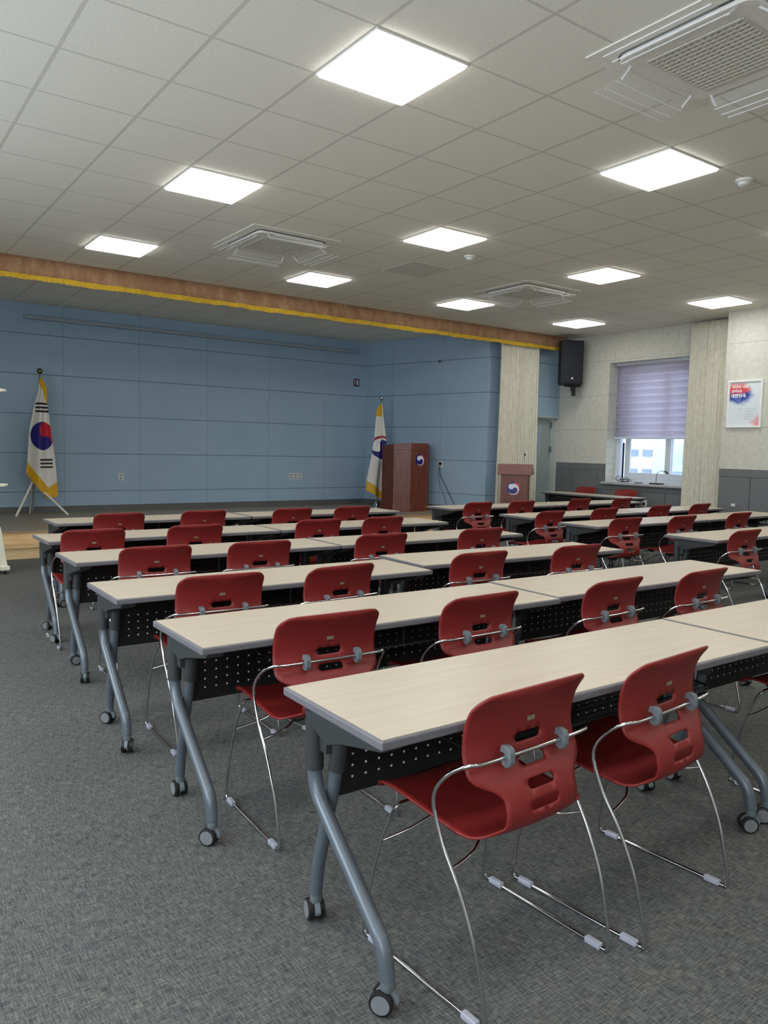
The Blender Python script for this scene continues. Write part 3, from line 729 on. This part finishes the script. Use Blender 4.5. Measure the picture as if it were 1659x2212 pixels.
for i in range(5):   # raised stiles and rails on each face
    a, b = Vector(P_[i]), Vector(P_[i + 1]); d = (b - a); L = d.length; d.normalize(); nrm = Vector((d.y, -d.x))
    if nrm.dot((a + b) / 2) < 0: nrm = -nrm
    ang = math.atan2(d.y, d.x); Mx = Matrix.Translation((a.x, a.y, 0)) @ Matrix.Rotation(ang, 4, 'Z'); sgn = 1 if (Mx.to_3x3() @ Vector((0, 1, 0))).dot(Vector((nrm.x, nrm.y, 0))) > 0 else -1
    m = MB(); y0, y1 = sorted((0, sgn * .008))
    for q in ((0, .035, .13, 1.10), (L - .035, L, .13, 1.10), (.035, L - .035, .13, .17), (.035, L - .035, 1.06, 1.10)): m.box(q[0], q[1], y0, y1, q[2], q[3], Mx)
    m.build('panel_moulding', M['lectern'], lc)
emblem_plate(lc, (.02, -.31, .93), .105, (0, 0, 0))

# ------------------------------------------------------------------ flags
def interp(tab, t):
    for (a, x), (b, y) in zip(tab, tab[1:]):
        if t <= b: return x + (y - x) * (t - a) / (b - a) if b > a else y
    return tab[-1][1]
def flag_cloth(left, right, bottom, top, Y, colour, parent, folds=3, amp=.035, n=(90, 320)):
    """cloth hanging between a left and a right edge (height -> x); bottom and top give height at the two sides and a low point"""
    m = MB(); nu, nv = n; data = []
    def f(u, v):
        zb = interp(bottom, u); zt = interp(top, u); z = zt + (zb - zt) * v
        xl = interp(left, -z); xr = interp(right, -z); x = xl + (xr - xl) * u
        w_ = (xr - xl); dep = amp * min(1, w_ / .2)
        return (x, Y + dep * math.sin(u * folds * PI + .6 + .5 * v) - .05 * math.sin(u * PI) * min(1, w_ / .3), z)
    m.grid(nu, nv, f); o = m.build('cloth', M['print_flag'], parent, smooth=80); paint(o, colour)
    q = o.modifiers.new('s', 'SOLIDIFY'); q.thickness = .003; return o
FW, GOLD, BLK = rgb(232, 230, 226), rgb(226, 176, 30), rgb(20, 20, 24)
f1 = empty('national_flag', (0, 0, 0)); tag(f1, 'furled white flag with red and blue circle on tripod at stage left', 'flag')
L1 = [(-2.34, 1.50), (-2.13, 1.48), (-1.95, 1.43), (-1.61, 1.36), (-1.41, 1.34), (-1.09, 1.32), (-.94, 1.30), (-.53, 1.30)]
R1 = [(-2.34, 1.53), (-2.21, 1.59), (-1.97, 1.60), (-1.77, 1.62), (-1.41, 1.66), (-1.21, 1.69), (-.94, 1.71), (-.75, 1.72), (-.53, 1.73)]
B1 = [(0, .93), (.35, .70), (.68, .53), (1, .58)]
def col1(c):
    x, z = c.x, c.z; xl = interp(L1, -z); xr = interp(R1, -z); u = (x - xl) / (xr - xl)
    if z > 1.96 and x > 1.50 + (2.25 - z) * .33: return GOLD
    lo = interp([(0, 1.10), (.35, .90), (.68, .72), (.75, .72), (1, .80)], u)
    if z < lo: return GOLD
    if 1.83 < z < 1.975 and x > 1.44 and (z - 1.83) % .0565 < .03: return BLK
    if 1.005 < z < 1.145 and 1.475 < x < 1.665 and (z - 1.005) % .0545 < .028: return BLK
    ex, ez = (x - 1.525) / .158, (z - 1.482) / .212
    if ex * ex + ez * ez < 1:
        # red wraps the upper right, the blue swirl fills the lower left
        ax, az = ex - .38, ez + .42; bx_, bz = ex + .02, ez - .42
        red = (ex > -.22 + .0) and (ez > -.05 or False)
        if math.hypot(ex - .30, ez + .50) < .50: return rgb(30, 22, 120)
        if math.hypot(ex - .32, ez - .38) < .62 or (ex > .62): return rgb(200, 24, 44)
        return rgb(30, 22, 120)
    return FW
flag_cloth(L1, R1, B1, [(0, 2.30), (.5, 2.345), (1, 2.33)], 7.88, col1, f1, folds=3)
m = MB(); m.tube([(1.385, 7.93, .36), (1.515, 7.93, 2.40)], .014, 10, smooth=1); m.build('pole', M['clip'], f1, smooth=60)
m = MB(); m.lathe([(.002, -.045), (.03, -.035), (.045, 0), (.03, .035), (.002, .045)], 16, Matrix.Translation((1.515, 7.93, 2.44))); m.build('finial', plain('antique_brass', rgb(120, 112, 80), .25, .9), f1, smooth=60)
m = MB(); m.tube([(1.395, 7.93, .80), (1.10, 7.62, .31)], .018, 8, smooth=1); m.build('tripod_leg', M['white_metal'], f1, smooth=60)
m = MB(); m.tube([(1.395, 7.93, .80), (1.83, 7.66, .31)], .018, 8, smooth=1); m.build('tripod_leg', M['white_metal'], f1, smooth=60)
m = MB(); m.tube([(1.395, 7.93, .80), (1.40, 8.2, .31)], .013, 8, smooth=1); m.build('tripod_leg', M['white_metal'], f1, smooth=60)
f2 = empty('government_flag', (-1.027 * (1 - .9607), 7.78 - 12.2255 * (1 - .9607) - 7.78 * .9607, 1.415 * (1 - .9607))); f2.scale = (.9607, .9607, .9607); tag(f2, 'furled white flag with blue swirl and gold fringe behind the lectern', 'flag')
L2 = [(-2.27, 7.61), (-2.14, 7.54), (-2.02, 7.53), (-1.67, 7.51), (-1.31, 7.45), (-.79, 7.34), (-.6, 7.33), (-.4, 7.33)]
R2 = [(-2.27, 7.65), (-2.03, 7.68), (-1.48, 7.79), (-.96, 7.84), (-.4, 7.86)]
B2 = [(0, .60), (.35, .48), (.7, .42), (1, .43)]
def col2(c):
    x, z = c.x, c.z; xl = interp(L2, -z); xr = interp(R2, -z); u = (x - xl) / (xr - xl)
    if z > 2.02 and x < 7.635: return GOLD
    if z < interp([(0, .79), (.6, .57), (1, .53)], u): return GOLD
    ex, ez = (x - 7.63) / .20, (z - 1.42) / .235
    r = math.hypot(ex, ez)
    if .82 < r < 1.0 and ez > .1 and ex > -.75: return rgb(176, 30, 60)
    if math.hypot(ex - .12, ez - .10) < .55 - .0 and ex > -.3: return rgb(26, 20, 116)
    if r < .95 and ez < -.05 and not (math.hypot(ex + .5, ez - .1) < .42): return rgb(26, 20, 116)
    return FW
flag_cloth(L2, R2, B2, [(0, 2.24), (.5, 2.28), (1, 2.26)], 7.78, col2, f2, folds=4)
m = MB(); m.tube([(7.59, 7.80, .27), (7.64, 7.80, 2.34)], .013, 10, smooth=1); m.build('pole', M['clip'], f2, smooth=60)
m = MB(); m.lathe([(.002, -.045), (.03, -.035), (.042, 0), (.03, .035), (.002, .045)], 16, Matrix.Translation((7.642, 7.80, 2.375))); m.build('finial', M['chrome'], f2, smooth=60)
m = MB(); m.lathe([(.14, .262), (.14, .28), (.06, .30), (.04, .36), (.02, .40)], 24, Matrix.Translation((7.59, 7.80, 0))); m.build('base', M['chrome'], f2, smooth=40)

# ------------------------------------------------------------------ wall things
sp = empty('wall_speaker', (9.62, 4.87, 2.60), math.radians(-30)); tag(sp, 'black loudspeaker hung high in the corner beside the valance', 'speaker')
m = MB(); m.prism([(-.20, -.17), (.20, -.17), (.20, -.02), (.12, .17), (-.12, .17), (-.20, -.02)], 0, .76); bevel(m.build('cabinet', M['speaker'], sp), .012)
bevel(MB().box(-.185, .185, -.182, -.168, .02, .74).build('grille', plain('black_speaker_mesh', rgb(16, 22, 32), .7, nscale=600, amt=.4), sp), .004)
m = MB(); m.box(-.018, .018, -.187, -.181, .085, .10); m.prism([(-.012, .10), (.012, .10), (.018, .125), (-.004, .12)], -.187, -.181, lambda a, b, h: (a, h, b)); m.build('badge', M['chrome'], sp)
m = MB(); m.box(-.05, .22, -.04, .06, -.03, .0); m.box(.06, .13, -.02, .05, -.10, -.03); m.box(.08, .14, .0, .05, -.19, -.08); m.build('mount_bracket', M['black'], sp)
m = MB(); m.tube([(.0, -.1, 0), (.02, -.1, -.03), (.0, -.1, -.05), (-.02, -.1, -.03), (0, -.1, 0)], .004, 6); m.build('hanging_ring', M['black'], sp)

def outlet(name, loc, rz, gang, label, group=None):
    e = empty(name, loc, rz); tag(e, label, 'socket', group)
    bevel(MB().box(-.04, .04, -.008, 0, -.06, .06).build('cover', M['ivory'], e), .003)
    m = MB()
    for dz in ((-.025, .025) if gang == 2 else (0,)): m.lathe([(.015, 0), (.015, .003)], 14, Matrix.Translation((0, -.008, dz)) @ Matrix.Rotation(PI / 2, 4, 'X'))
    m.build('socket_hole', M['clip'], e); return e
outlet('wall_outlet', (2.79, 8.25, .85), 0, 2, 'white wall outlet alone on the blue wall right of the left flag', 'stage wall outlets')
for k, x in enumerate((5.93, 6.025, 6.12)): outlet('wall_outlet', (x, 8.25, .85), 0, 2, ('leftmost', 'middle', 'rightmost')[k] + ' of the three white outlets grouped on the blue stage wall', 'stage wall outlets')
ang = math.atan2(5.4 - 8.25, 8.2 - 7.6)
e = outlet('wall_outlet', (8.005 - .013, 6.36, 1.14), ang, 1, 'pale wall outlet with a black plug right of the big lectern', 'stage wall outlets')
m = MB(); m.box(-.02, .02, -.035, -.006, -.015, .03); o = m.build('plug', M['black'], None); o.location = (7.985, 6.36, 1.15); o.rotation_euler = (0, 0, ang); o.name = 'power_plug'
tag(o, 'black plug pushed into the outlet right of the big lectern', 'plug')
for k, pts in enumerate(([(7.97, 6.37, 1.13), (7.95, 6.33, .95), (7.97, 6.2, .75), (8.0, 6.05, .52), (8.0, 5.9, .36), (8.02, 5.82, .315)], [(7.98, 6.38, 1.10), (7.955, 6.40, 1.0), (7.96, 6.36, .78), (7.965, 6.22, .55), (7.96, 6.12, .38), (7.95, 6.06, .315)])):
    m = MB(); m.tube(pts, .006 if k == 0 else .004, 6, smooth=5)
    o = m.build('power_cable', M['black'] if k == 0 else M['groove'], smooth=60); tag(o, ('black cable hanging from the outlet down to the stage floor', 'thinner grey cable hanging left of the black cable')[k], 'cable', 'cables by the lectern')
e = empty('wall_outlet', (9.98, 3.43, .585), PI * -.5); tag(e, 'white floor-level outlet with dark plug on the grey wainscot under the window', 'socket')
bevel(MB().box(-.05, .05, -.012, 0, -.06, .06).build('cover', M['ivory'], e), .003); MB().box(-.016, .016, -.045, -.012, -.02, .02).build('plug', M['black'], e)
e = MB().box(9.468, 9.483, 1.56, 1.62, .69, .73).build('wall_switch', M['ivory']); tag(e, 'tiny pale plate on the grey wainscot below the framed poster', 'plate')
sg = empty('fire_call_box', (7.345, 8.25, 2.675)); tag(sg, 'small dark red call box high on the blue wall near the corner', 'alarm')
bevel(MB().box(-.055, .055, -.03, 0, -.07, .07).build('case', M['fire_red'], sg), .004); MB().box(-.01, .035, -.034, -.03, -.045, .045).build('label_plate', M['glassy_white'], sg); MB().box(-.055, -.04, -.033, -.03, -.04, .05).build('side_strip', M['glassy_white'], sg)
o = MB().box(7.99, 8.02, 6.43, 6.47, 2.985, 3.005).build('wall_hook', M['black']); tag(o, 'tiny dark hook at a panel joint high on the blue side wall', 'hook'); o.location = (-.04, 0, 0)

# sill objects
gm = empty('desk_microphone', (10.05, 3.27, .915), 0); tag(gm, 'black desk microphone with curved gooseneck on the window sill', 'microphone')
bevel(MB().box(-.05, .05, -.11, .11, 0, .022).build('base', M['black'], gm), .004)
m = MB(); m.tube([(0, .01, .02), (0, .01, .10), (0, -.0, .17), (0, -.05, .215), (0, -.12, .225), (0, -.17, .215)], .0045, 8); m.build('gooseneck', M['sleeve'], gm, smooth=60)
m = MB(); m.tube([(0, -.15, .222), (0, -.205, .185)], .014, 10, smooth=1); m.build('capsule', M['black'], gm, smooth=60)
rr = random.Random(5); m = MB()
for k in range(7):
    cx_, cy_ = 10.08 + rr.uniform(-.02, .02), 4.0 + rr.uniform(-.08, .08); R0 = rr.uniform(.06, .11); tz = rr.uniform(.3, .9); ph = rr.uniform(0, 6)
    m.tube([(cx_ + R0 * .45 * math.cos(a + ph), cy_ + R0 * math.sin(a), .925 + max(0, math.cos(a) * .5 + .5) * R0 * tz * 1.2) for a in [2 * PI * j / 12 for j in range(12)]], .004, 6, closed=True, smooth=2)
o = m.build('cable_bundle', M['black'], smooth=60); tag(o, 'tangled bundle of black cable lying on the window sill', 'cable')
o = bevel(MB().box(10.04, 10.08, 3.56, 3.70, .915, .93).build('remote_control', M['sleeve']), .004); tag(o, 'small dark remote on the sill between cable bundle and microphone', 'remote')

# framed poster on the pier
ps = empty('framed_poster', (9.5, 1.515, 2.15), -PI / 2); tag(ps, 'white framed poster with red and blue ink wash and white lettering', 'poster')
W2, H2 = .255, .335
m = MB()
for a, b, c, d in ((-W2, W2, H2 - .028, H2), (-W2, W2, -H2, -H2 + .028), (-W2, -W2 + .028, -H2 + .028, H2 - .028), (W2 - .028, W2, -H2 + .028, H2 - .028)): m.box(a, b, -.03, 0, c, d)
bevel(m.build('frame', M['poster_frame'], ps), .003)
wp, hp = W2 - .028, H2 - .028
m = MB(); m.grid(110, 150, lambda u, v: (-wp + 2 * wp * u, -.012, hp - 2 * hp * v)); pr_ = m.build('print_sheet', M['print_paper'], ps)
def lerp3(a, b, t): t = min(max(t, 0), 1); return tuple(a[i] * (1 - t) + b[i] * t for i in range(3)) + (1,)
def pcol(c):
    u = (c.x + wp) / (2 * wp); v = (hp - c.z) / (2 * hp)
    nz = noise.noise(Vector((u * 5, v * 7, 3))) * .5 + noise.noise(Vector((u * 16, v * 20, 1))) * .25
    white = rgb(222, 232, 240)
    r = math.hypot((u - .28) / .52, (v - .27) / .28); t = min(1, max(0, (1.05 + nz * .5 - r) * 2.4))
    sp_ = v - (.20 + .06 * math.sin(u * 6 - .6)) + nz * .06 - (.08 if u < .12 else 0)
    k = min(1, max(0, sp_ * 14 + .5)); ink = lerp3(rgb(222, 60, 78), rgb(40, 60, 160), k)
    if t > .0:
        if k > .5: ink = lerp3(ink, rgb(130, 150, 214), max(0, (v - .32) * 3 + nz * .8 + max(0, u - .5) * 1.2))
        else: ink = lerp3(ink, rgb(240, 130, 120), nz * 1.5 + .1)
    col = lerp3(white, ink, t)
    r2 = math.hypot((u - .93) / .22, (v - .95) / .16); return lerp3(col, rgb(232, 130, 140), (1.1 + nz - r2) * 1.1)
paint(pr_, pcol)
def text(body, size, loc, parent, mat, name, ex=.0012, bold=0.0):
    cu = bpy.data.curves.new(name, 'FONT'); cu.body = body; cu.size = size; cu.align_x = 'LEFT'; cu.extrude = ex; cu.offset = bold
    to = bpy.data.objects.new('tmp', cu); COL.objects.link(to); bpy.context.view_layer.update()
    me = bpy.data.meshes.new_from_object(to.evaluated_get(bpy.context.evaluated_depsgraph_get())); bpy.data.objects.remove(to)
    me.materials.clear(); me.materials.append(mat)
    o = bpy.data.objects.new(name, me); COL.objects.link(o); o.parent = parent; o.location = loc; o.rotation_euler = (PI / 2, 0, 0); return o
text('국민의 나라', .050, (-wp + .025, -.014, hp - .085), ps, M['lettering'], 'lettering', bold=.0016)
text('정의로운', .042, (-wp + .025, -.014, hp - .140), ps, M['lettering'], 'lettering', bold=.0014)
text('대한민국', .060, (-wp + .018, -.014, hp - .212), ps, M['lettering'], 'lettering', bold=.002)
m = MB(); rr = random.Random(2)
for k in range(5):
    x = .02; z = -.075 - k * .034
    if k == 0: m.box(-.085, -.035, -.0135, -.0125, z - .004, z + .004)
    while x < .16 - (k == 4) * .05: wd = rr.uniform(.008, .022); m.box(x - k * .006, x - k * .006 + wd, -.0135, -.0125, z - .0035, z + .0035); x += wd + .006
m.build('small_print', M['greyprint'], ps)

# ------------------------------------------------------------------ mobile whiteboard, mostly out of frame at left
wb = empty('mobile_whiteboard', (-.42, 4.42, 0), 0); tag(wb, 'cream frame of a rolling board, its rail ends and foot at the left edge', 'whiteboard')
MB().box(-.86, .74, -.012, .012, .98, 1.90).build('board', M['poster_frame'], wb)
for z in (.94, 1.925):
    m = MB(); m.box(-.88, .855, -.02, .05, z - .016, z + .016); m.tube([(.85, .015, z), (.885, .015, z)], .014, 10, smooth=1); bevel(m.build('rail', M['cream_metal'], wb), .006)
for sx in (-1, 1):
    m = MB(); X = .80 if sx > 0 else -.84
    m.prism([(X - .04, .50), (X + .01, .50), (X + .07, .075), (X - .0, .075)] if sx > 0 else [(X - .02, .5), (X + .03, .5), (X, .075), (X - .06, .075)], .0, .04, lambda a, b, h: (a, h, b))
    m.box(X - .045, X - .005, 0, .04, .5, 1.93); bevel(m.build('upright', M['cream_metal'], wb), .006)
    m = MB(); m.box(X - .01, X + .085, -.05, .42, .04, .085); bevel(m.build('foot', M['cream_metal'], wb), .008)
    for yy in (-.02, .39):
        m = MB(); m.lathe([(.018, -.01), (.02, 0), (.018, .01)], 16, Matrix.Translation((X + .04, yy, .02)) @ Matrix.Rotation(PI / 2, 4, 'Y')); m.build('caster', M['black'], wb, smooth=40)
